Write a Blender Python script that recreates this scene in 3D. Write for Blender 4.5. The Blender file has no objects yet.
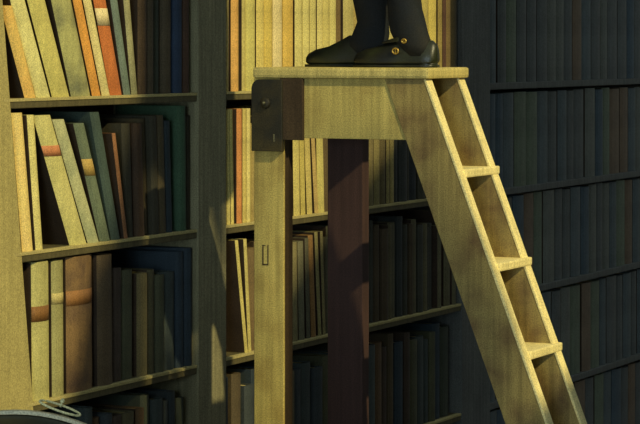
import bpy, bmesh, math, random
from mathutils import Vector, Matrix
random.seed(7)

# ------------------------------------------------------------------ frame
F_PX = 2500.0; HZ = 48.0; CAMZ = 2.46
AL = math.atan(1240/2500.0)
SA, CA = math.sin(AL), math.cos(AL)
Dv = Vector((SA, CA, 0)); Nv = Vector((CA, -SA, 0))      # along the bookcase / out of the bookcase
P0 = Vector((-66/2500*8.0, 8.0, 0)); D0 = 0.50           # near left corner of the ladder
Q = P0 - D0*Nv
C = bpy.context.scene.collection
def W(d, t, z): return Q + d*Nv + t*Dv + Vector((0, 0, z))
def t_at(x, d=0.0):
    rx = (x-320)/F_PX
    s = (d + Q.dot(Nv))/(rx*CA - SA)
    return s*(rx*SA + CA) - Q.dot(Dv), s
def d_at(x, t=0.0):
    rx = (x-320)/F_PX
    s = (t + Q.dot(Dv))/(rx*SA + CA)
    return s*(rx*CA - SA) - Q.dot(Nv), s
def z_at(y, s): return CAMZ - (y-HZ)/F_PX*s
def tz(x, y, d=0.0):
    t, s = t_at(x, d); return t, z_at(y, s)
def dz(x, y, t=0.0):
    d, s = d_at(x, t); return d, z_at(y, s)

# ------------------------------------------------------------------ camera, sky, sun
cam = bpy.data.cameras.new('camera'); co = bpy.data.objects.new('camera', cam); C.objects.link(co)
co.location = (0, 0, CAMZ); co.rotation_euler = (math.pi/2, 0, 0)
cam.sensor_width = 36; cam.lens = 36*F_PX/640; cam.shift_y = -(212-HZ)/640; cam.clip_end = 200
bpy.context.scene.camera = co
sc = bpy.context.scene
sc.view_settings.view_transform = 'Standard'; sc.view_settings.look = 'None'
sc.view_settings.gamma = 1; sc.view_settings.exposure = 0.0
w = bpy.data.worlds.new('sky'); sc.world = w; w.use_nodes = True
bg = w.node_tree.nodes['Background']; bg.inputs[0].default_value = (0.78, 0.92, 1.0, 1); bg.inputs[1].default_value = 0.50
LB, LC = 0.42, 0.80                                       # sun: sideways and upward slope per metre out from the shelves
Ls = (Nv - LB*Dv + Vector((0, 0, LC))).normalized()
sun = bpy.data.lights.new('sun', 'SUN'); so = bpy.data.objects.new('sun', sun); C.objects.link(so)
sun.energy = 3.15; sun.color = (1.0, 0.87, 0.47); sun.angle = math.radians(1.0)
so.rotation_euler = Ls.to_track_quat('Z', 'Y').to_euler(); so.location = (6, -2, 6)
# unseen cool fill lamp added behind the viewer to lift the dark parts
al = bpy.data.lights.new('cool_fill', 'AREA'); ao = bpy.data.objects.new('cool_fill', al); C.objects.link(ao)
al.shape = 'RECTANGLE'; al.size = 2.2; al.size_y = 3.0; al.energy = 300; al.color = (0.66, 0.86, 1.0)
ao.location = (-1.6, -3.6, 2.4); ao.rotation_euler = (Vector((-1.6,-3.6,2.4))-Vector((.6,9,1.5))).to_track_quat('Z','Y').to_euler()

# ------------------------------------------------------------------ materials
def lin(c):
    return tuple(((v/255)/12.92 if v/255 <= .04045 else (((v/255)+.055)/1.055)**2.4) for v in c)
def mat(name, rgb, grain=0.32, wood=0.0, blotch=0.15, rough=0.75, metal=0.0, bump=0.15, other=None, spec=0.3):
    m = bpy.data.materials.new(name); m.use_nodes = True
    nt = m.node_tree; N = nt.nodes; L = nt.links; b = N['Principled BSDF']
    b.inputs['Roughness'].default_value = rough; b.inputs['Metallic'].default_value = metal
    b.inputs['Specular IOR Level'].default_value = spec
    tc = N.new('ShaderNodeTexCoord')
    def noise(scale, detail, vec=None):
        n = N.new('ShaderNodeTexNoise'); n.inputs['Scale'].default_value = scale; n.inputs['Detail'].default_value = detail
        L.new(vec or tc.outputs['Object'], n.inputs['Vector']); return n
    c0 = lin(rgb); c1 = lin(other) if other else tuple(v*0.62 for v in c0)
    n1 = noise(9, 4); n2 = noise(260, 2)
    mp = N.new('ShaderNodeMapping'); mp.inputs['Scale'].default_value = (60, 60, 2.5)
    L.new(tc.outputs['Object'], mp.inputs['Vector']); n3 = noise(1.0, 4, mp.outputs[0])
    mix = N.new('ShaderNodeMix'); mix.data_type = 'RGBA'
    mix.inputs[6].default_value = (*c0, 1); mix.inputs[7].default_value = (*c1, 1)
    mr = N.new('ShaderNodeMapRange'); mr.inputs[1].default_value = .42; mr.inputs[2].default_value = .68
    mr.inputs[3].default_value = 0; mr.inputs[4].default_value = min(1, blotch*2.5)
    L.new(n1.outputs['Fac'], mr.inputs[0]); L.new(mr.outputs[0], mix.inputs[0])
    def mul(a, n, amt):
        r = N.new('ShaderNodeMapRange'); r.inputs[1].default_value = .3; r.inputs[2].default_value = .7
        r.inputs[3].default_value = 1-amt; r.inputs[4].default_value = 1+amt
        L.new(n.outputs['Fac'], r.inputs[0])
        v = N.new('ShaderNodeVectorMath'); v.operation = 'SCALE'
        L.new(a, v.inputs[0]); L.new(r.outputs[0], v.inputs['Scale']); return v.outputs[0]
    o = mul(mix.outputs[2], n2, grain)
    if wood: o = mul(o, n3, wood)
    L.new(o, b.inputs['Base Color'])
    if bump:
        bp = N.new('ShaderNodeBump'); bp.inputs['Strength'].default_value = bump; bp.inputs['Distance'].default_value = .002
        L.new((n3 if wood else n2).outputs['Fac'], bp.inputs['Height']); L.new(bp.outputs[0], b.inputs['Normal'])
    return m
M = {
 'pale_wood':  mat('pale_painted_wood', (172,158,98), wood=.12, blotch=.1),
 'ladder':     mat('ladder_wood', (188,170,96), wood=.22, blotch=.25, other=(150,126,66)),
 'stringer':   mat('shaded_rail_wood', (150,132,77), wood=.25, blotch=.35, other=(108,84,54)),  # rail faces: shade painted in as a darker brown than the ladder wood
 'platform':   mat('platform_board', (202,184,110), wood=.2, blotch=.15),
 'edge':       mat('sunlit_edge_wood', (240,222,152), wood=.15, blotch=.12),  # rail edges and steps: caught sunlight painted in as a paler wood
 'leg_dark':   mat('shaded_leg_wood', (66,46,40), wood=.2),  # reddish leg wood, darkened to imitate the shade it stands in
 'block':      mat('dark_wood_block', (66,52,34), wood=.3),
 'iron':       mat('dark_iron', (40,39,31), rough=.6, bump=.4, blotch=.4, other=(66,58,34)),
 'bolt':       mat('worn_bolt', (120,116,88), rough=.4, metal=.5),
 'lip':        mat('sunlit_shelf_lip', (178,164,106)),  # bright strip painting the light on each shelf's top edge
 'shelf':      mat('shelf_wood', (92,84,54), wood=.2),
 'upright':    mat('dark_upright_wood', (134,128,95), wood=.25),
 'case_dark':  mat('dark_stained_case', (98,100,94), wood=.2),
 'back':       mat('case_back_wood', (82,62,44), wood=.2),
 'wall':       mat('pale_plaster', (150,150,140)),
 'floor':      mat('floor_boards', (96,80,58), wood=.2),
 'globe':      mat('globe_paper', (22,34,26), rough=.45, blotch=.5, other=(38,44,30)),
 'brass':      mat('dull_brass', (206,196,158), rough=.5, metal=.0, blotch=.2),
 'brass2':     mat('aged_brass', (226,218,160), rough=.5, metal=.0, blotch=.2),
 'globewood':  mat('globe_stand_wood', (70,52,34), wood=.3),
 'skin':       mat('skin', (196,150,120), rough=.6, grain=.03),
 'stocking':   mat('black_stocking', (26,30,32), rough=.8, blotch=.3, other=(44,40,28)),
 'shoe':       mat('black_leather', (24,25,20), rough=.38, blotch=.5, other=(46,49,26), bump=.3, spec=.5),  # greenish blotches are painted glints on the leather
 'buckle':     mat('gold_buckle', (214,176,84), rough=.3, metal=.7),
 'coat':       mat('black_coat', (36,38,38), rough=.9),
 'hair':       mat('white_hair', (190,186,176), rough=.9),
 'board':      mat('gap_shade_board', (66,52,38), blotch=.3),  # dark brown that paints the shade between neighbouring books
 'page':       mat('old_paper', (186,170,112), grain=.15),
}

# ------------------------------------------------------------------ mesh helpers (verts in the bookcase frame: d, t, z)
ROT = -AL
class MB:
    def __init__(s): s.bm = bmesh.new()
    def hexa(s, p, bev=0.0):                # p: 8 corners, bottom ring then top ring
        b = bmesh.new(); v = [b.verts.new(q) for q in p]
        for f in ((3,2,1,0),(4,5,6,7),(0,1,5,4),(1,2,6,5),(2,3,7,6),(3,0,4,7)): b.faces.new([v[i] for i in f])
        if bev: bmesh.ops.bevel(b, geom=b.edges[:], offset=bev, segments=2, profile=.6, affect='EDGES')
        s.join(b); return s
    def box(s, d0, d1, t0, t1, z0, z1, bev=0.0):
        return s.hexa([(d0,t0,z0),(d1,t0,z0),(d1,t1,z0),(d0,t1,z0),(d0,t0,z1),(d1,t0,z1),(d1,t1,z1),(d0,t1,z1)], bev)
    def prism(s, pts, t0, t1, bev=0.0):     # polygon in (d, z), extruded along t
        b = bmesh.new(); a = [b.verts.new((d, t0, z)) for d, z in pts]; c = [b.verts.new((d, t1, z)) for d, z in pts]
        n = len(pts); b.faces.new(a); b.faces.new(c[::-1])
        for i in range(n): b.faces.new([a[(i+1) % n], a[i], c[i], c[(i+1) % n]])
        if bev: bmesh.ops.bevel(b, geom=b.edges[:], offset=bev, segments=2, profile=.6, affect='EDGES')
        s.join(b); return s
    def loft(s, rings, cap=True):
        b = bmesh.new(); R = [[b.verts.new(p) for p in r] for r in rings]; n = len(R[0])
        for i in range(len(R)-1):
            for j in range(n): b.faces.new([R[i][j], R[i][(j+1) % n], R[i+1][(j+1) % n], R[i+1][j]])
        if cap: b.faces.new(R[0][::-1]); b.faces.new(R[-1])
        for f in b.faces: f.smooth = True
        s.join(b); return s
    def tube(s, path, r, n=10, closed=False):
        P = [Vector(p) for p in path]; m = len(P); rings = []
        for i, p in enumerate(P):
            a = P[(i-1) % m] if (closed or i > 0) else p; c = P[(i+1) % m] if (closed or i < m-1) else p
            tg = (c-a).normalized(); up = Vector((0.13,0.97,0.2)) if abs(tg.y) < .8 else Vector((1,0,.1))
            u = tg.cross(up).normalized(); v = tg.cross(u)
            rr = r[i] if isinstance(r, (list, tuple)) else r
            rings.append([p + rr*(math.cos(k*2*math.pi/n)*u + math.sin(k*2*math.pi/n)*v) for k in range(n)])
        if closed: rings.append(rings[0])
        b = bmesh.new(); R = [[b.verts.new(p) for p in q] for q in rings]
        for i in range(len(R)-1):
            for j in range(n): b.faces.new([R[i][j], R[i][(j+1) % n], R[i+1][(j+1) % n], R[i+1][j]])
        if not closed: b.faces.new(R[0][::-1]); b.faces.new(R[-1])
        for f in b.faces: f.smooth = True
        bmesh.ops.remove_doubles(b, verts=b.verts, dist=1e-6)
        s.join(b); return s
    def join(s, b):
        bmesh.ops.recalc_face_normals(b, faces=b.faces[:])
        me = bpy.data.meshes.new('tmp'); b.to_mesh(me); b.free(); s.bm.from_mesh(me); bpy.data.meshes.remove(me)
    def build(s, name, m, base=(0,0,0), parent=None):
        bmesh.ops.translate(s.bm, verts=s.bm.verts[:], vec=-Vector(base))
        me = bpy.data.meshes.new(name); s.bm.to_mesh(me); s.bm.free(); me.materials.append(m)
        o = bpy.data.objects.new(name, me); C.objects.link(o)
        if parent: o.parent = parent
        else: o.location = W(*base); o.rotation_euler = (0, 0, ROT)
        return o
def tag(o, label=None, cat=None, group=None, kind=None):
    if label: o['label'] = label
    if cat: o['category'] = cat
    if group: o['group'] = group
    if kind: o['kind'] = kind
    return o
def empty(name, base, label, cat, group=None):
    o = bpy.data.objects.new(name, None); C.objects.link(o); o.location = W(*base); o.rotation_euler = (0, 0, ROT)
    o.empty_display_size = .1
    return tag(o, label, cat, group)

# ------------------------------------------------------------------ setting
TR = 6.2                                               # far end of the bookcase
tL = t_at(28)[0]
tag(MB().box(-.5, 5.2, -9, 13, -.05, 0).build('floor', M['floor']), 'dark wooden floor of the library', 'floor', kind='structure')
tag(MB().box(-.5, -.40, -9, 13, 0, 8).build('wall_back', M['wall']), 'dark wall behind the bookcase', 'wall', kind='structure')
tag(MB().box(-.5, 5.2, 12.9, 13.0, 0, 5).build('wall_far', M['wall']), 'plain wall beyond the far end of the bookcase', 'wall', kind='structure')
# unseen wall added to shape the sunbeam; its openings outline the lit areas
DW = 5.1
def proj(d, t, z): return (t+LB*d, z-LC*d)
def cast(x, y, t=0.0): d, z = dz(x, y, t); return d, z
_dR = d_at(430)[0]; _dp = d_at(283.5)[0]; _da = d_at(409)[0]
_zt, _zb, _za = dz(342,67.5)[1], dz(342,78.5)[1], dz(350,139)[1]
_zl = dz(268,560)[1]; e1, z1_ = dz(536,380); e2, z2_ = dz(600,560)
ladder_beam_cut = [tz(226,-420), tz(452,-420), tz(452,80), tz(402,125), tz(352,196), tz(330,222), tz(262,330),
    proj(e1+.02, .31, z1_), proj(e1-.01, -.02, z1_-.10), proj(e1-.02, -.01, z1_+.25), proj(_da, -.005, _za), proj(_dp+.005, -.005, _za),
    proj(_dp+.005, .04, _za-.06), proj(_dp+.005, .045, _zl), proj(D0-.01, -.012, _zl), proj(D0-.01, -.012, _zt+.02), proj(D0, .315, _zt+.015),
    proj(_dR, .315, _zt+.02)]
ladder_beam_cut.append((ladder_beam_cut[0][0], ladder_beam_cut[-1][1]+.03))
left_beam_cut = [tz(x, y) for x, y in [(-160,-420),(140,-420),(138,100),(120,170),(112,240),(96,262),(64,420),(60,950),(-160,950)]]
holes = [[(t - LB*DW, z + LC*DW) for t, z in beam_cut] for beam_cut in (left_beam_cut, ladder_beam_cut)]
0 and print('hole', min(p[1] for h in holes for p in h), max(p[1] for h in holes for p in h), ladder_beam_cut)
bm = bmesh.new()
out = [(-14, -.05), (9, -.05), (9, 12), (-14, 12)]
for loop in [out]+holes:
    vs = [bm.verts.new((DW, t, z)) for t, z in loop]
    for i in range(len(vs)): bm.edges.new((vs[i], vs[(i+1) % len(vs)]))
bmesh.ops.triangle_fill(bm, use_beauty=True, edges=bm.edges[:], normal=(1,0,0))
me = bpy.data.meshes.new('beam_mask'); bm.to_mesh(me); bm.free(); me.materials.append(M['wall'])
o = bpy.data.objects.new('beam_mask_wall', me); C.objects.link(o); o.location = W(0,0,0); o.rotation_euler = (0,0,ROT)
tag(o, 'tall unseen wall with openings cut to shape the sunbeam, behind the viewer', 'wall', kind='structure')

# ------------------------------------------------------------------ bookcase
s70 = t_at(70)[1]
Z1, Z2, Z3 = z_at(97, s70), z_at(246.5, s70), z_at(394.5, s70)
PITCH = (Z1-Z3)/2
Z0 = Z1 + PITCH; Z4 = Z3 - PITCH; Z5 = Z4 - PITCH; TH = .030; DEP = .34
TOPZ = Z0 + 2*PITCH + .1
t_up = (t_at(197)[0], t_at(225)[0]); t_up2 = (t_at(461)[0], t_at(489)[0])
TE = t_at(690)[0]
case = empty('bookcase', (0, t_up[0], 0), 'tall wooden bookcase wall with pale left side panel and book-filled bays behind the ladder', 'bookcase')
cb = (0, t_up[0], 0)
# side panel: front face tapers, so its inner edge leans
def stile(z): 
    y = HZ + (CAMZ - z)/t_at(15)[1]*F_PX
    return t_at(1.0 + y*.0745)[0]
zt = [0.0, Z5, Z4, Z3, Z2, Z1, Z0, TOPZ]
tl0 = tL - .62
p = []
for z in (0.0, TOPZ): p += [(-DEP,tl0,z),(.002,tl0,z),(.002,stile(z),z),(-DEP,stile(z),z)]
MB().hexa([p[0],p[1],p[2],p[3],p[4],p[5],p[6],p[7]], .004).build('side_panel', M['pale_wood'], cb, case)['label'] = 'pale cream side panel'
MB().box(-DEP-.02, -DEP, tl0, TE, 0, TOPZ).build('back_panel', M['back'], cb, case)
for a, b, m, nm in ((t_up[0], t_up[1], 'upright', 'upright'), (t_up2[0], t_up2[1], 'case_dark', 'upright'), (TE, TE+.3, 'case_dark', 'upright')):
    MB().box(-DEP, .006, a, b, 0, TOPZ, .004).build(nm, M[m], cb, case)['label'] = 'dark brown upright'
bays = [(tl0+.3, t_up[0]), (t_up[1], t_up2[0]), (t_up2[1], TE)]
SHZ = [Z5, Z4, Z3, Z2, Z1, Z0, Z0+PITCH]
for k, (a, b) in enumerate(bays):
    for z in SHZ:
        aa = stile(z)-.03 if k == 0 else a
        sh_ = MB().box(-DEP, 0, aa, b, z-TH, z, .003).build('shelf', M['case_dark' if k == 2 else 'shelf'], cb, case)
        if k < 2: MB().box(-.02, .003, aa+.002, b-.002, z-.009, z+.0004, .001).build('shelf_lip', M['lip'], cb, sh_)['label'] = 'pale shelf lip with sunlight put into its colour'
    aa = stile(0)-.05 if k == 0 else a
    MB().box(-DEP, 0, aa, b, 0, .12, .003).build('plinth', M['upright'], cb, case)
MB().box(-DEP-.02, .05, tl0-.04, TE+.34, TOPZ, TOPZ+.08, .01).build('cornice', M['upright'], cb, case)

# ------------------------------------------------------------------ books
bookmats = {}
def bmat(rgb, blotch=.2, other=None):
    k = (rgb, blotch, other)
    if k not in bookmats: bookmats[k] = mat('binding', rgb, blotch=blotch, grain=.30, other=other, bump=.1, rough=.7, wood=.10)
    return bookmats[k]
def book(t0, t1, zb, h, sh, rgb, label, group, depth=.26, inset=.006, other=None, bands=(), blotch=.25, cat='book'):
    """t0..t1 at the foot, slumped sideways by sh at the head"""
    zb += .0006; dF = -inset; wd = t1-t0; g = min(.0026, wd*.04)
    a, b = t0+g, t1-g; mid = (a+b)/2
    base = (dF-depth/2, mid, zb)
    m = MB(); ct = min(.005, wd*.12)
    # cover: rounded spine + two boards, open at head and foot
    n = 7; bul = min(.014, wd*.22); prof = []
    for i in range(n):
        u = i/(n-1); prof.append((dF-bul+bul*math.sin(math.pi*u)**.7 if 0 < u < 1 else dF-bul, a+(b-a)*u))
    outer = [(dF-depth, a)] + prof + [(dF-depth, b)]
    inner = [(dF-depth, b-ct), (dF-bul-ct, b-ct), (dF-bul-ct, a+ct), (dF-depth, a+ct)]
    bmx = bmesh.new()
    def ring(lst, z): 
        return [bmx.verts.new((d, t+sh*(z-zb)/h, z)) for d, t in lst]
    z1 = zb+h
    ob, ot = ring(outer, zb), ring(outer, z1); ib, it = ring(inner, zb), ring(inner, z1)
    no = len(outer)
    for i in range(no-1): bmx.faces.new([ob[i], ob[i+1], ot[i+1], ot[i]])
    for i in range(3): bmx.faces.new([ib[i], ib[i+1], it[i+1], it[i]])
    bmx.faces.new([ob[-1], ib[0], it[0], ot[-1]]); bmx.faces.new([ib[3], ob[0], ot[0], it[3]])
    for O_, I_ in ((ob, ib), (ot, it)):
        bmx.faces.new([O_[0], O_[1], I_[2], I_[3]]); bmx.faces.new([O_[-2], O_[-1], I_[0], I_[1]])
        bmx.faces.new(list(O_[1:-1]) + [I_[1], I_[2]])
    m.join(bmx)
    o = m.build('book', bmat(rgb, blotch, other), base)
    tag(o, label, cat, group)
    e = .006
    def sk(t, z): return t+sh*(z-zb)/h
    q = []
    for z in (zb+.003, z1-e):
        q += [(dF-depth+.006, sk(a+ct,z), z), (dF-bul-ct, sk(a+ct,z), z), (dF-bul-ct, sk(b-ct,z), z), (dF-depth+.006, sk(b-ct,z), z)]
    MB().hexa(q).build('page_block', M['page'], base, o)
    if rgb[0] > 95:                             # side boards coloured dark to stand for the shaded gaps between books
        q = []
        for z in (zb+.001, z1-.001):
            q += [(dF-depth+.002, sk(a-.0006,z), z), (dF-bul-.001, sk(a-.0006,z), z), (dF-bul-.001, sk(a+.001,z), z), (dF-depth+.002, sk(a+.001,z), z)]
        MB().hexa(q).build('board', M['board'], base, o)['label'] = 'side board with gap shade in its dark brown'
    for (f0, f1, crgb, nm) in bands:            # label patches on the spine
        rr = []
        for z in (zb+h*f0, zb+h*f1):
            rr.append([(d+.0012, sk(t, z), z) for d, t in prof] + [(d-.002, sk(t, z), z) for d, t in prof[::-1]])
        x = MB().loft(rr).build('spine_label', bmat(crgb, .2), base, o); x['label'] = nm
    return o
def pbook(xb0, xb1, yb, xt0, yt, row, rgb, label, group, **k):
    """book from photo pixels: foot x0..x1, head left x at yt"""
    zb = {0: Z1, 1: Z2, 2: Z3, 3: Z4, 4: Z5}[row]
    t0, t1 = t_at(xb0)[0], t_at(xb1)[0]
    tm, sm = t_at((xb0+xt0)/2)
    h = min(z_at(yt, sm)-zb, PITCH-TH-.008)
    ttop = t_at(xt0)[0]
    yact = HZ + (CAMZ-(zb+h))/sm*F_PX
    f = (zb+h-zb)/max(1e-3, (z_at(yt, sm)-zb))
    return book(t0, t1, zb, h, (ttop-t0)*f, rgb, label, group, **k)
G0, G1, G2, G3 = 'books leaning on the top shelf left', 'books leaning on the second shelf left', 'books upright on the third shelf left', 'books on the fourth shelf in shade'
YT = -45
def lean(x0, y, xb, yb):  return x0
def r0(x0a, xb0, xb1, rgb, label, **k):    # x0a = left edge at y=0, head extrapolated
    yb = 96; xt = xb0 + (x0a-xb0)*(yb-YT)/(yb-0)
    zb = Z1; sm = t_at(xb0)[1]; h = PITCH-TH-.012 if x0a > 10 else .285
    yy = HZ + (CAMZ-(zb+h))/sm*F_PX
    t0, t1 = t_at(xb0)[0], t_at(xb1)[0]
    sh = (t_at(x0a)[0]-t0) * (96-yy)/96.0
    return book(t0, t1, zb, h, sh, rgb, label, G0, **k)
r0(3.6, 29.6, 41, (226,190,104), 'golden tan book at the left end of the top shelf, against the pale panel', other=(222,170,90))
r0(15, 41, 56, (224,214,140), 'wide cream book leaning second from left on the top shelf')
r0(32, 57, 75, (206,194,112), 'broad olive-yellow book leaning third from left on the top shelf')
r0(56, 76, 96, (176,172,110), 'thick mottled grey-green book with a red patch near its head, top shelf', other=(110,112,84), blotch=.5,
   bands=((.80,.93,(140,66,40),'dark red patch'),))
r0(77, 96.5, 105, (224,158,72), 'narrow plain orange book leaning on the top shelf beside the grey-green one')
r0(87, 106, 114, (222,206,136), 'thin cream book squeezed between the two orange books on the top shelf')
r0(98, 114.5, 127, (198,116,60), 'deep orange book with a cream band across its spine, top shelf',
   bands=((.53,.66,(226,206,150),'cream band'),))
r0(114, 127.5, 134.5, (112,126,110), 'slate blue book leaning right of the deep orange one on the top shelf')
r0(127, 135, 141, (164,158,112), 'pale grey-olive book at the right end of the lit top row', other=(120,116,80))
# row 1 left
pbook(27, 38, 252, 16, 113, 1, (232,206,124), 'golden book standing at the left end of the second shelf', G1, other=(226,190,120))
pbook(39.5, 46.5, 251, 30.5, 115, 1, (220,206,128), 'thin cream-yellow book, second from left on the second shelf', G1)
pbook(74.5, 92, 246, 37.4, 115, 1, (206,196,124), 'broad parchment book with a red spot, leaning steeply on the second shelf', G1,
      bands=((.69,.77,(198,130,84),'red title spot'),), other=(176,168,100))
pbook(92.5, 104, 244, 57, 119, 1, (186,184,134), 'pale grey book leaning right of the parchment book with the red spot', G1, other=(130,140,110))
pbook(104.5, 115, 244, 78, 123, 1, (108,118,92), 'grey-blue book with an ochre spot, leaning on the second shelf', G1,
      bands=((.56,.70,(184,152,80),'ochre title spot'),))
pbook(115.5, 124.5, 242, 94, 112, 1, (70,84,74), 'dark teal book leaning last of the slanted row on the second shelf', G1)
pbook(127, 130.5, 242, 114.5, 133, 1, (150,104,66), 'very thin short rust-coloured book on the second shelf', G1)
# row 2 left
pbook(37, 55, 396, 36, 263, 2, (186,178,112), 'thick olive-cream book with a rust band, left end of the third shelf', G2,
      bands=((.57,.68,(138,96,50),'rust brown band'),))
pbook(57, 69, 394, 56, 261.5, 2, (158,152,98), 'olive book with a paler band, second from left on the third shelf', G2,
      bands=((.68,.76,(190,174,110),'pale band'),))
pbook(71.5, 98, 391, 70.5, 258, 2, (134,106,68), 'thick reddish-brown book standing third from left on the third shelf', G2, other=(92,72,56), blotch=.5,
      bands=((.64,.75,(150,106,60),'rusty band'),))
pbook(102.5, 118, 389, 101.5, 256, 2, (100,84,60), 'brown-grey book with pale head, fourth from left on the third shelf', G2)
# dark fillers -----------------------------------------------------------------
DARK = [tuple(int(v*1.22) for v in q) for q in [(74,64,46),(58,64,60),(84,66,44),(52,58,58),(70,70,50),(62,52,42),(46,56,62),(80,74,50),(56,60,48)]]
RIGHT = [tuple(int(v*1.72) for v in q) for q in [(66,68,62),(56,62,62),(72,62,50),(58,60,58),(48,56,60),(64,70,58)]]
ORD = ['first','second','third','fourth','fifth','sixth','seventh','eighth','ninth','tenth','eleventh','twelfth','thirteenth','fourteenth','fifteenth','sixteenth','seventeenth','eighteenth','nineteenth','twentieth','twenty-first','twenty-second','twenty-third','twenty-fourth','twenty-fifth','twenty-sixth','twenty-seventh','twenty-eighth','twenty-ninth','thirtieth','thirty-first','thirty-second','thirty-third','thirty-fourth','thirty-fifth','thirty-sixth']
def hue(c):
    r, g, b = c
    return 'blue-black' if b > r+6 else 'brown' if r > b+26 else 'olive' if r > b+14 else 'grey-green' if g >= r else 'dark grey'
def fill(x0, x1, row, pal, label, group, wpx=(.045,.085), hr=(.78,.93), gap=.25, slant=.0, inset=(.004,.03)):
    t = t_at(x0)[0]; te = t_at(x1)[0]; zb = {0: Z1, 1: Z2, 2: Z3, 3: Z4, 4: Z5}[row]; k_ = -1
    while te-t > wpx[0]*.9:
        wd = min(random.uniform(*wpx), te-t); rgb = random.choice(pal); k_ += 1
        h = (PITCH-TH)*random.uniform(*hr)
        book(t, t+wd, zb, h, slant, rgb, label % (ORD[k_]+' '+hue(rgb)), group, inset=random.uniform(*inset))
        t += wd + (random.uniform(.004,.02) if random.random() < gap else .0008)
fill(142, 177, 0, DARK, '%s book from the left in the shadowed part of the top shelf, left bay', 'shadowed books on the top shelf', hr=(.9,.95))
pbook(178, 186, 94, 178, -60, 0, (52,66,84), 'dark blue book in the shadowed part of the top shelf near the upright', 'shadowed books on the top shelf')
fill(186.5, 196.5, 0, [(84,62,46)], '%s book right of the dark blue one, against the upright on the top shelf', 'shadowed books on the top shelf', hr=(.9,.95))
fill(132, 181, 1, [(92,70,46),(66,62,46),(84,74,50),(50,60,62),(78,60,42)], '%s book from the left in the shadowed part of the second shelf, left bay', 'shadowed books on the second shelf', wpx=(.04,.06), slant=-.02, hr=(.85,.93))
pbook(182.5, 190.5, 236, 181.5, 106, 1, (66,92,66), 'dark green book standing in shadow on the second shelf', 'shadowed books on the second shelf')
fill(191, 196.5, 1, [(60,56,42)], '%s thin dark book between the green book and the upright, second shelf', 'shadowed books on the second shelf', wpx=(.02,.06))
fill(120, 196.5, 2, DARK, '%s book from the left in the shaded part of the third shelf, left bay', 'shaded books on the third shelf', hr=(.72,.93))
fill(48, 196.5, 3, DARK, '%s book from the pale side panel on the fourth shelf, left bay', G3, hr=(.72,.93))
# second bay, row 0: lit pale run
GL0 = 'pale books in sunlight on the top shelf behind the ladder'
def run(row, items, group, tail):
    zb = {0: Z1, 1: Z2, 2: Z3, 3: Z4}[row]
    for it in items:
        x0, x1, rgb, name = it[:4]; o = it[4] if len(it) > 4 else {}
        t0, t1 = t_at(x0)[0], t_at(x1)[0]
        h = (PITCH-TH)*o.get('h', .93); sh = t_at(x0+o.get('lean', 0))[0]-t0
        book(t0, t1, zb, h, sh, rgb, name + tail, group, inset=o.get('inset', .006), bands=o.get('bands', ()))
run(0, [
 (225.3,226.8,(96,104,76),'thin grey-green book just right of the dark upright'),
 (227,231.5,(214,194,116),'narrow yellow book, first bright one right of the dark upright'),
 (232.5,234.5,(104,84,52),'thin brown book beside the narrow yellow one',{'inset':.02}),
 (235,242,(222,170,92),'orange-tan book near the dark upright'),
 (242.6,244.4,(140,116,66),'thin brown book beside the orange-tan one',{'inset':.02}),
 (244.6,248,(196,180,104),'narrow olive-yellow book left of the ladder top'),
 (249.4,259.5,(208,196,112),'pale olive book above the left end of the ladder top'),
 (260.5,268,(218,196,110),'yellow book right of the pale olive one above the ladder top'),
 (268.2,276.5,(212,186,94),'golden book left of the palest cream book'),
 (277,286.5,(226,206,146),'palest cream book above the ladder top'),
 (287,297.5,(216,180,88),'ochre book right of the palest cream book'),
 (299,306,(212,198,122),'cream-yellow book above the toe of the left shoe'),
 (306.5,313,(216,202,124),'pale yellow book, second right of the ochre book'),
 (313.5,319.4,(206,192,116),'sand-coloured book above the toe of the left shoe'),
 (320.6,326,(214,198,122),'cream book with a dark gap on its left, above the shoe'),
 (326.4,333,(206,190,112),'yellow-olive book above the instep of the left shoe'),
 (333.4,339.5,(210,196,120),'pale straw book second from the left leg'),
 (342,347,(120,98,60),'brown book left of the man\'s left leg',{'inset':.02}),
 (347.5,358,(190,176,108),'olive book partly behind the man\'s left leg'),
 ], GL0, ' on the top shelf')
fill(359, 424, 0, [(196,182,112),(180,160,96),(170,150,86)], '%s tan book from the left behind the person on the top shelf', GL0, hr=(.9,.95))
run(0, [
 (424.5,432,(190,172,96),'olive-yellow book showing just right of the man\'s right leg'),
 (432.5,440,(206,186,98),'bright yellow book right of the man\'s right leg'),
 (441,445,(150,132,74),'narrow tan book right of the bright yellow one'),
 (445.5,448.5,(86,60,48),'thin dark reddish book right of the man\'s right leg'),
 (449,453.5,(134,112,70),'brown-grey book second from the far upright'),
 (454,460.5,(84,76,52),'dark olive book against the far upright'),
 ], GL0, ' on the top shelf')
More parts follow.
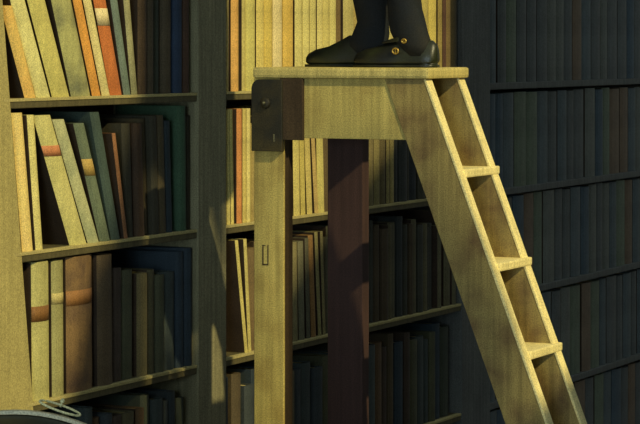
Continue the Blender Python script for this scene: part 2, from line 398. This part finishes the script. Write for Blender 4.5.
# row 1 second bay
GL1 = 'pale books on the second shelf behind the ladder'
run(1, [
 (226,228.5,(104,84,56),'thin brown book right of the dark upright',{'inset':.02}),
 (229.5,233,(220,202,120),'narrow yellow book, first bright one right of the dark upright',{'lean':-1}),
 (233.6,236.5,(214,196,112),'thin straw book left of the ladder post',{'lean':-1.5}),
 (237.2,239.5,(110,92,56),'thin brown book left of the ladder post',{'inset':.02,'lean':-1}),
 (240,245,(210,140,78),'narrow salmon-orange book left of the ladder post'),
 (245.4,249,(206,186,104),'olive-yellow book beside the salmon-orange one'),
 (249.4,253,(222,204,126),'cream book touching the view of the ladder post'),
 ], GL1, ' on the second shelf')
fill(253.5, 288, 1, [(190,174,104),(170,150,90)], '%s tan book from the left behind the ladder post, second shelf', GL1)
run(1, [
 (288.5,297,(204,192,110),'olive-yellow book right of the ladder post',{'lean':-1}),
 (297.5,303.5,(206,190,112),'pale book below the left end of the ladder apron',{'lean':-1.3}),
 (304,308.5,(196,178,96),'tan leaning book below the ladder apron',{'lean':-2.0}),
 (310.5,315.5,(204,184,108),'cream leaning book in the middle below the ladder apron',{'lean':-3.8}),
 (317.5,321,(192,164,100),'narrow tan leaning book below the ladder apron',{'lean':-5}),
 (321.6,328,(204,190,112),'pale book left of the dark rear ladder leg',{'lean':-2}),
 ], GL1, ' on the second shelf')
fill(329, 362, 1, [(150,134,84),(100,84,56)], '%s toned book from the left behind the rear ladder leg, second shelf', GL1)
run(1, [
 (362.5,370,(170,156,92),'olive book right of the dark rear ladder leg'),
 (370.5,377,(126,114,74),'dull brown book between the rear ladder leg and the steps'),
 (377.5,383,(142,130,82),'dull olive book between the rear ladder leg and the steps'),
 (383.5,388.5,(110,98,64),'dark tan book between the rear ladder leg and the steps'),
 (389,392,(154,140,86),'thin tan book between the rear ladder leg and the steps'),
 (393,396.5,(172,156,96),'thin cream book farthest right below the ladder apron'),
 ], GL1, ' on the second shelf')
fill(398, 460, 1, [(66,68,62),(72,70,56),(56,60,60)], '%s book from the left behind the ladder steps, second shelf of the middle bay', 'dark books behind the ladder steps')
# row 2 second bay
GL2 = 'books on the third shelf behind the ladder'
run(2, [
 (226,236,(80,66,46),'dark brown book right of the dark upright',{'inset':.03,'h':.85}),
 (247.5,250.5,(206,190,110),'yellow leaning book narrow against the ladder post',{'lean':-10,'h':.93}),
 (251,254,(200,184,110),'pale olive leaning book half behind the ladder post',{'lean':-5,'h':.93}),
 ], GL2, ' on the third shelf')
fill(254.5, 287, 2, [(120,100,66),(90,80,60)], '%s toned book from the left behind the ladder post, third shelf', GL2)
run(2, [
 (288,295,(130,104,66),'brown book right of the ladder post',{'h':.86}),
 (296,301,(136,126,84),'dull olive book right of the ladder post',{'h':.84,'lean':-1}),
 (302.5,308,(116,112,84),'grey-olive book right of the ladder post',{'h':.84,'lean':-1.5}),
 (309.5,313,(96,92,70),'dark grey book right of the ladder post',{'h':.86,'lean':-2}),
 (314.5,319,(150,114,66),'rust tan leaning book right of the ladder post',{'h':.88,'lean':-3.4}),
 (321,324,(150,140,90),'thin pale olive leaning book left of the rear ladder leg',{'h':.9,'lean':-4}),
 (325.5,328,(140,128,84),'thin tan leaning book touching the view of the rear ladder leg',{'h':.9,'lean':-3}),
 ], GL2, ' on the third shelf')
fill(329, 460, 2, [(96,92,68),(70,70,58),(84,72,52),(60,64,60),(104,98,70)], '%s dim book right of the rear ladder leg, third shelf', 'dim books on the third shelf', wpx=(.03,.07))
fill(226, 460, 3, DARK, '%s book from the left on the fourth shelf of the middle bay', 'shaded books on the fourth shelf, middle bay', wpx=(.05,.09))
# third bay, deep shade
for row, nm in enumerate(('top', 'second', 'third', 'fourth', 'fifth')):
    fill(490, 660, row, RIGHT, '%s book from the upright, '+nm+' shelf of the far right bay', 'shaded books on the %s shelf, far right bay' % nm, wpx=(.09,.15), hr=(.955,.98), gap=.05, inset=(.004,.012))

# ------------------------------------------------------------------ ladder
t0L = 0.0
dR, sR = d_at(430); 
zPt, zPb = dz(342, 67.5)[1], dz(342, 78.5)[1]
WID = .30; TK = .042
base = (D0, WID/2, 0)
lad = empty('step_ladder', base, 'tall yellow-brown wooden library step ladder with platform in front of the bookcase', 'ladder')
def lp(mb, name, m, label=None):
    o = mb.build(name, M[m], base, lad)
    if label: o['label'] = label
    return o
lp(MB().box(D0, dR, -.012, WID+.012, zPb, zPt, .0095), 'platform', 'platform')
dp = d_at(283.5)[0]
zbk = dz(268, 151)[1]
lp(MB().box(D0, dp, 0, .012, 0, zPb, .003), 'post', 'ladder')
lp(MB().box(D0+.006, dp-.0005, .012, .066, 0, zPb, .002), 'post_shaded_side', 'block', 'dark brown side of the post, shade put into its colour')  # dark strip added behind the post front to paint its shaded side
# rear leg under the platform
dl0, dl1 = d_at(327.5, WID-.05)[0], d_at(362.5, WID-.05)[0]
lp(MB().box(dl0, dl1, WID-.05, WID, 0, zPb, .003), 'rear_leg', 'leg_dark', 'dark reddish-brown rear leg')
# apron boards front and rear
da0 = d_at(303)[0]; da1 = d_at(409)[0]; zA = dz(350, 139)[1]
def edge(y, off=0.0):           # near stringer front edge in (d,z)
    return dz(423.5 + .353*(y-78) + off, y)
lp(MB().box(dp, da1+.05, .004, .030, zA, zPb, .002), 'apron', 'ladder')
lp(MB().box(D0+.02, da1, WID-.026, WID-.004, zA, zPb, .002), 'apron', 'ladder')
lp(MB().box(D0+.01, D0+.035, .052, WID-.05, zA+.02, zPb, .002), 'crosspiece', 'ladder')
# hinge block and iron plate
db1 = d_at(304)[0]
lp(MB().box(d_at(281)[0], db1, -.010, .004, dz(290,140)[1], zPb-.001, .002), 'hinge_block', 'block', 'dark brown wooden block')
zt_, zb_ = zPb-.004, zbk; dq = d_at(284.5)[0]
pts = [(D0+.001, zb_)]
pts += [(dq, zb_), (dq, zt_)]
r = .028
for k in range(7):
    a = math.pi/2 + k*math.pi/12
    pts.append((D0+.001+r+r*math.cos(a), zt_-r+r*math.sin(a)))
pl = lp(MB().prism(pts, -.020, -.0005, .002), 'hinge_plate', 'iron', 'dark iron plate')
def disc(dc, zc, t0, t1, r, n=20, r2=None):
    r2 = r2 or r
    return MB().loft([[(dc+q*math.cos(k*2*math.pi/n), t, zc+q*math.sin(k*2*math.pi/n)) for k in range(n)] for t, q in ((t0, r), ((t0+t1)/2, r), (t1, r2))])
bx, bz = dz(265.5, 103, -.02)
disc(bx, bz, -.0195, -.030, .018, r2=.014).build('bolt_washer', M['iron'], base, lad)
disc(bx, bz, -.029, -.038, .0055, r2=.003).build('bolt', M['bolt'], base, lad)['label'] = 'bright worn bolt'
kx, kz = dz(274, 138, -.02)
MB().box(kx-.003, kx+.002, -.0215, -.0195, kz-.012, kz+.012, .0008).build('rivet', M['bolt'], base, lad)
# slot mark in the post
sx0, sz0 = dz(262.5, 265); sx1, sz1 = dz(268.5, 245)
ms = MB()
for a, b, c, e in ((sx0, sx0+.004, sz0, sz1), (sx1-.003, sx1, sz0, sz1), (sx0, sx1, sz0, sz0+.004), (sx0, (sx0+sx1)/2, sz1-.003, sz1)):
    ms.box(a, b, -.0012, .001, c, e)
lp(ms, 'slot_inlay', 'block')
# stringers
def stringer(ta, tb):
    ys = 78; slope_pts = []
    a = edge(78); b = edge(424)
    k = (b[0]-a[0])/(b[1]-a[1])
    f = lambda z: a[0]+k*(z-a[1])
    wd = d_at(423.5)[0]-d_at(384)[0]
    z0, z1 = 0.0, zPb
    return MB().prism([(f(z0)-wd, z0), (f(z0), z0), (f(z1), z1), (f(z1)-wd, z1)], ta, tb, .0025), f, wd
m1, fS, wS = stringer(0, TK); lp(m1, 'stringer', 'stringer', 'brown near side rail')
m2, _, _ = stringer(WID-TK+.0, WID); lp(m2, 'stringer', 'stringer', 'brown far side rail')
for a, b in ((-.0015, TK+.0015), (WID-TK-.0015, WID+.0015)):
    lp(MB().prism([(fS(0)-.001, 0), (fS(0)+.008, 0), (fS(zPb)+.008, zPb-.001), (fS(zPb)-.001, zPb-.001)], a, b, .002), 'front_edge', 'edge', 'pale front edge with sunlight put into its colour')
zs = [dz(461, 170)[1], dz(497, 264.5)[1], dz(528, 353)[1]]
dzs = (zs[0]-zs[2])/2
z = zs[2]
allz = zs[:]
while z-dzs > .12: z -= dzs; allz.append(z)
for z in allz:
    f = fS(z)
    lp(MB().box(f-wS*.86, f+.020, TK-.004, WID+.008, z-.026, z, .005), 'step', 'edge', 'pale step with sunlight put into its colour')

# ------------------------------------------------------------------ person on the platform
zp = zPt + .0005
tA, tB = .205, .085                                   # far (left-hand) foot, near foot
toeA, toeB = d_at(308, tA)[0], d_at(356, tB)[0]
LF = .268
def ell(dc, tc, z, rd, rt, n=20, tilt=0.0):
    return [(dc+rd*math.cos(k*2*math.pi/n), tc+rt*math.sin(k*2*math.pi/n), z+tilt*rd*math.cos(k*2*math.pi/n)) for k in range(n)]
pbase = (toeB+.15, .15, zp)
# body: one skinned surface under the clothes
def V(d, t, z): return Vector((d, t, z)) - Vector(pbase)
hA, hB = toeA+LF-.055, toeB+LF-.06                    # ankle positions along d
HIPD = (hA+hB)/2
sk = []; ed = []
def add(p, r, par=None):
    sk.append((V(*p), r))
    if par is not None: ed.append((par, len(sk)-1))
    return len(sk)-1
pel = add((HIPD, .15, zp+.90), .13)
for (ank, tt, sg) in ((hA, tA, 1), (hB, tB, -1)):
    h = add((HIPD, .15+sg*.085, zp+.84), .085, pel); cd_ = d_at(370, tA)[0] if sg > 0 else d_at(405, tB)[0]
    k = add((cd_-.01, tt, zp+.48), .045, h)
    c = add((cd_, tt, zp+.32), .038, k); a = add((ank-.012, tt, zp+.09), .022, c)
    f1 = add((ank-.045, tt, zp+.042), .020, a); add((ank-.13, tt, zp+.032), .016, f1)
w1 = add((HIPD+.01, .15, zp+1.05), .125, pel); ch = add((HIPD+.005, .15, zp+1.28), .135, w1)
nk = add((HIPD-.01, .15, zp+1.45), .055, ch); hd0 = add((HIPD-.03, .15, zp+1.54), .075, nk); hd = add((HIPD-.045, .15, zp+1.64), .088, hd0)
for sg in (1, -1):
    s1 = add((HIPD+.005, .15+sg*.18, zp+1.38), .055, ch); e1 = add((HIPD+.03, .15+sg*.25, zp+1.10), .042, s1)
    wr = add((HIPD-.20, .15+sg*.17, zp+1.08), .026, e1); pm = add((HIPD-.28, .15+sg*.15, zp+1.10), .028, wr)
    for q in range(4):
        off = (q-1.5)*.019; ln = (.032,.036,.034,.027)[q]
        k1 = add((HIPD-.31, .15+sg*.15+off*.3, zp+1.10+off), .0095, pm); k2 = add((HIPD-.31-ln, .15+sg*.145, zp+1.095+off), .0088, k1)
        add((HIPD-.31-ln-.018, .15+sg*.125, zp+1.09+off), .0078, k2)
    th = add((HIPD-.255, .15+sg*.115, zp+1.125), .010, pm); add((HIPD-.285, .15+sg*.095, zp+1.135), .009, th)
me = bpy.data.meshes.new('person'); me.from_pydata([p for p, _ in sk], ed, []); me.materials.append(M['skin'])
per = bpy.data.objects.new('person', me); C.objects.link(per); per.location = W(*pbase); per.rotation_euler = (0, 0, ROT)
md = per.modifiers.new('skin', 'SKIN'); md.use_smooth_shade = True
for i, (_, r) in enumerate(sk):
    sv = me.skin_vertices[0].data[i]; sv.radius = (r, r); sv.use_root = (i == 0)
ss = per.modifiers.new('sub', 'SUBSURF'); ss.levels = 1; ss.render_levels = 2
tag(per, 'person in black stockings and buckled black shoes standing on the ladder platform', 'person')
def pc(mb, name, m, label=None, parent=None):
    o = mb.build(name, M[m], pbase, parent or per)
    if label: o['label'] = label
    return o
# face details
for sg in (1, -1):
    pc(MB().loft([ell(HIPD-.125+q, .15+sg*.032, zp+1.62+dz_, rr, rr) for q, dz_, rr in ((0,-.008,.003),(0,0,.009),(0,.008,.003))]), 'eye', 'coat')
    pc(MB().loft([ell(HIPD-.035, .15+sg*.086, zp+1.60+dz_, rr, rr*.5) for dz_, rr in ((-.03,.006),(-.01,.014),(.015,.018),(.03,.008))]), 'ear', 'skin')
pc(MB().loft([ell(HIPD-.128+q, .15, zp+z_, rr, rr) for q, z_, rr in ((0,1.56,.006),(-.012,1.575,.016),(0,1.61,.009),(.006,1.64,.004))]), 'nose', 'skin')
pc(MB().box(HIPD-.122, HIPD-.10, .125, .175, zp+1.535, zp+1.542, .002), 'mouth', 'leg_dark')
pc(MB().loft([ell(HIPD-.015, .15, zp+z_, rd, rt) for z_, rd, rt in ((1.50,.05,.07),(1.56,.085,.092),(1.64,.10,.098),(1.70,.10,.088),(1.745,.055,.05),(1.75,.01,.01))]), 'hair', 'hair')
# stockings
def leg(ank, tt, xs):
    rings = []
    for z_, xl, xr, rt in xs:       # measured from photo: y, left x, right x
        s = d_at((xl+xr)/2, tt); a, b = d_at(xl, tt)[0], d_at(xr, tt)[0]
        rings.append(ell((a+b)/2, tt, z_at(z_, s[1]), (b-a)/2, rt))
    return rings
ra = leg(hA, tA, [(56,355,385,.034),(46,347,387,.035),(34,353,389,.037),(22,358,388,.040),(10,356,388,.046),(0,354,388,.051),(-20,351,389,.056),(-45,349,389,.056)])
rb = leg(hB, tB, [(56,404,435,.033),(44,397,431.5,.036),(32,391,427.5,.038),(20,389,424.5,.042),(10,389,421.5,.047),(0,389,420,.051),(-20,387,422,.056),(-45,385,422,.056)])
for rs in (ra, rb):
    top = rs[-1]; cd = sum(p[0] for p in top)/len(top); ct = top[0][1]
    rs.append(ell(cd-.01, ct, zp+.50, .062, .060))
    pc(MB().loft(rs), 'stocking', 'stocking')
    q = [ell(cd-.01, ct, zp+.46, .070, .068), ell((cd+HIPD)/2, (ct+.15)/2+(ct-.15)*.3, zp+.66, .088, .082), ell(HIPD, .15+(ct-.15)*.9, zp+.88, .11, .10)]
    pc(MB().loft(q), 'breeches', 'coat')
# long coat: hangs to below the knee
rc = [ell(HIPD+.03, .15, zp+z_, rd, rt) for z_, rd, rt in ((.40,.19,.27),(.60,.18,.25),(.80,.17,.225),(1.0,.155,.20),(1.15,.155,.205),(1.32,.15,.235),(1.41,.11,.20),(1.46,.07,.09))]
pc(MB().loft(rc), 'coat', 'coat')
for sg in (1, -1):
    pc(MB().tube([(HIPD+.005,.15+sg*.19,zp+1.37),(HIPD+.02,.15+sg*.235,zp+1.22),(HIPD+.03,.15+sg*.25,zp+1.10),(HIPD-.08,.15+sg*.215,zp+1.085),(HIPD-.19,.15+sg*.175,zp+1.08)], [.068,.060,.056,.048,.044], 14), 'sleeve', 'coat')
# shoes
def shoe(toe, tt, near):
    LN = LF*1.05 if near else LF
    st = []      # u from toe to heel, half width, top height
    prof = [(0,.014,.020,.026),(.006,.028,.008,.044),(.030,.041,.004,.056),(.075,.045,.003,.066),(.115,.042,.003,.084),(.150,.037,.004,.100 if near else .102),
            (.185,.034,.004,.095 if near else .10),(.225,.035,.004,.088),(.255,.032,.006,.084),(.268,.020,.014,.070)]
    rings = []
    for u, hw, zb, ztp in prof:
        u = u*LN/.268
        r = []; n = 20
        for k in range(n):
            a = 2*math.pi*k/n; ca, sa = math.cos(a), math.sin(a)
            zz = zb + .012 + (ztp-zb-.012)*max(0, sa)**.8 if sa >= 0 else zb+.012 + .012*sa*1.0
            taper = 1-.35*max(0, sa)
            r.append((toe+u, tt+hw*ca*taper*(1.0), zp+zz+.0))
        rings.append(r)
    s = pc(MB().loft(rings), 'shoe', 'shoe')
    # sole with low heel
    so_ = []
    for u, hw, zb, ztp in prof:
        so_.append((toe+u*LN/.268, hw+.003))
    b = MB(); rr = []
    for z0 in (0.0, .008):
        rr.append([(d-.002, tt+h, zp+z0) for d, h in so_] + [(d-.002, tt-h, zp+z0) for d, h in so_[::-1]])
    b.loft(rr)
    b.loft([ell(toe+LN-.034, tt, zp, .034, .033), ell(toe+LN-.034, tt, zp+.018, .032, .032)])
    pc(b, 'sole', 'shoe', None, s)
    if near:
        # tongue flap, strap and gold buckle
        bx = toe+.150
        pc(MB().hexa([(bx-.050,tt-.024,zp+.074),(bx+.012,tt-.034,zp+.080),(bx+.012,tt+.024,zp+.090),(bx-.050,tt+.02,zp+.078),
                      (bx-.048,tt-.022,zp+.080),(bx+.020,tt-.032,zp+.100),(bx+.020,tt+.024,zp+.104),(bx-.048,tt+.02,zp+.084)], .003), 'tongue', 'shoe', None, s)
    for (px, py, q) in (((395.5, 51, .0085), (404, 41, .006)) if near else ()):
        d_, z_ = dz(px, py, tt-.040)
        ring = [(d_+q*1.2*math.cos(k*math.pi/6), tt-.041, z_+q*math.sin(k*math.pi/6)) for k in range(12)]
        pc(MB().tube(ring, .0028, 6, True).box(d_-.001, d_+.001, tt-.043, tt-.036, z_-q, z_+q), 'buckle', 'buckle', 'small gold buckle', s)
    return s
shoe(toeA, tA, False); shoe(toeB, tB, True)

# ------------------------------------------------------------------ celestial globe on its stand, bottom left
def inv(x, y, Y):
    p = Vector(((x-320)/F_PX*Y, Y, CAMZ-(y-HZ)/F_PX*Y)); q = p-Q
    return (q.dot(Nv), q.dot(Dv), p.z)
YG = 5.5; gc = Vector((*inv(15, 597, YG),)); RG = 187/F_PX*YG
XA = Vector((CA, SA, 0)); 
# picture-parallel axes expressed in the local frame
ex = Vector((Vector((1,0,0)).dot(Nv), Vector((1,0,0)).dot(Dv), 0)); ey = Vector((Vector((0,1,0)).dot(Nv), Vector((0,1,0)).dot(Dv), 0)); ez = Vector((0,0,1))
gb = (gc.x, gc.y, 0)
gl = empty('library_globe', gb, 'large dark green floor globe with pale meridian ring at the bottom left corner', 'globe')
b = bmesh.new(); bmesh.ops.create_uvsphere(b, u_segments=64, v_segments=40, radius=RG-.010)
for f in b.faces: f.smooth = True
bmesh.ops.translate(b, verts=b.verts[:], vec=gc)
m = MB(); m.join(b); m.build('sphere', M['globe'], gb, gl)
# flat meridian ring
b = bmesh.new(); n = 96; rg = []
for k in range(n):
    a = 2*math.pi*k/n; u = math.cos(a)*ex + math.sin(a)*ez
    rg.append([b.verts.new(gc + u*(RG-rr) + ey*yy) for rr, yy in ((0,-.008),(.008,-.010),(.008,.010),(0,.008))])
for k in range(n):
    A, B = rg[k], rg[(k+1) % n]
    for j in range(4): b.faces.new([A[j], A[(j+1) % 4], B[(j+1) % 4], B[j]])
m = MB(); m.join(b); m.build('meridian_ring', M['brass'], gb, gl)
ax = (Vector((.30, 0, .954)).x*ex + .954*ez).normalized()
hc = Vector(inv(60, 408, YG-.02)); v1 = (ex*.944 - ez*.33).normalized(); v2 = ax.cross(v1).normalized()
ax = v1.cross(ey).normalized(); ax = ax if ax.z > 0 else -ax
v2 = (ey*.985 + ax*.17).normalized()
MB().tube([hc + .047*math.cos(a)*v1 + .020*math.sin(a)*v2 for a in [k*2*math.pi/32 for k in range(32)]], .0026, 8, True).build('hour_ring', M['brass2'], gb, gl)
MB().tube([hc+ax*.002, hc+ax*.012], [.0025,.0025], 8).tube([hc+ax*.010, hc+ax*.014, hc+ax*.018, hc+ax*.022], [.002,.005,.005,.002], 10).build('pole_pin', M['brass2'], gb, gl)
# horizon ring, legs
b = bmesh.new(); rg = []
for k in range(n):
    a = 2*math.pi*k/n; u = Vector((math.cos(a), math.sin(a), 0))
    rg.append([b.verts.new(gc + u*rr + ez*zz) for rr, zz in ((RG+.004,-.012),(RG+.07,-.012),(RG+.07,.012),(RG+.004,.012))])
for k in range(n):
    A, B = rg[k], rg[(k+1) % n]
    for j in range(4): b.faces.new([A[j], A[(j+1) % 4], B[(j+1) % 4], B[j]])
m = MB(); m.join(b); m.build('horizon_ring', M['globewood'], gb, gl)
for k in range(4):
    a = math.pi/4 + k*math.pi/2; u = Vector((math.cos(a), math.sin(a), 0)); p = gc+u*(RG+.035)
    zz = gc.z
    MB().tube([(p.x,p.y,zz-.01),(p.x,p.y,zz*.85),(p.x,p.y,zz*.6),(p.x,p.y,zz*.35),(p.x,p.y,.06),(p.x,p.y,0)], [.022,.030,.018,.026,.016,.024], 14).build('leg', M['globewood'], gb, gl)
MB().box(gc.x-.32, gc.x+.32, gc.y-.02, gc.y+.02, .09, .12, .003).box(gc.x-.02, gc.x+.02, gc.y-.32, gc.y+.32, .09, .12, .003).tube([(gc.x,gc.y,.1),(gc.x,gc.y,gc.z-RG+.004)], .02, 12).build('stretcher', M['globewood'], gb, gl)
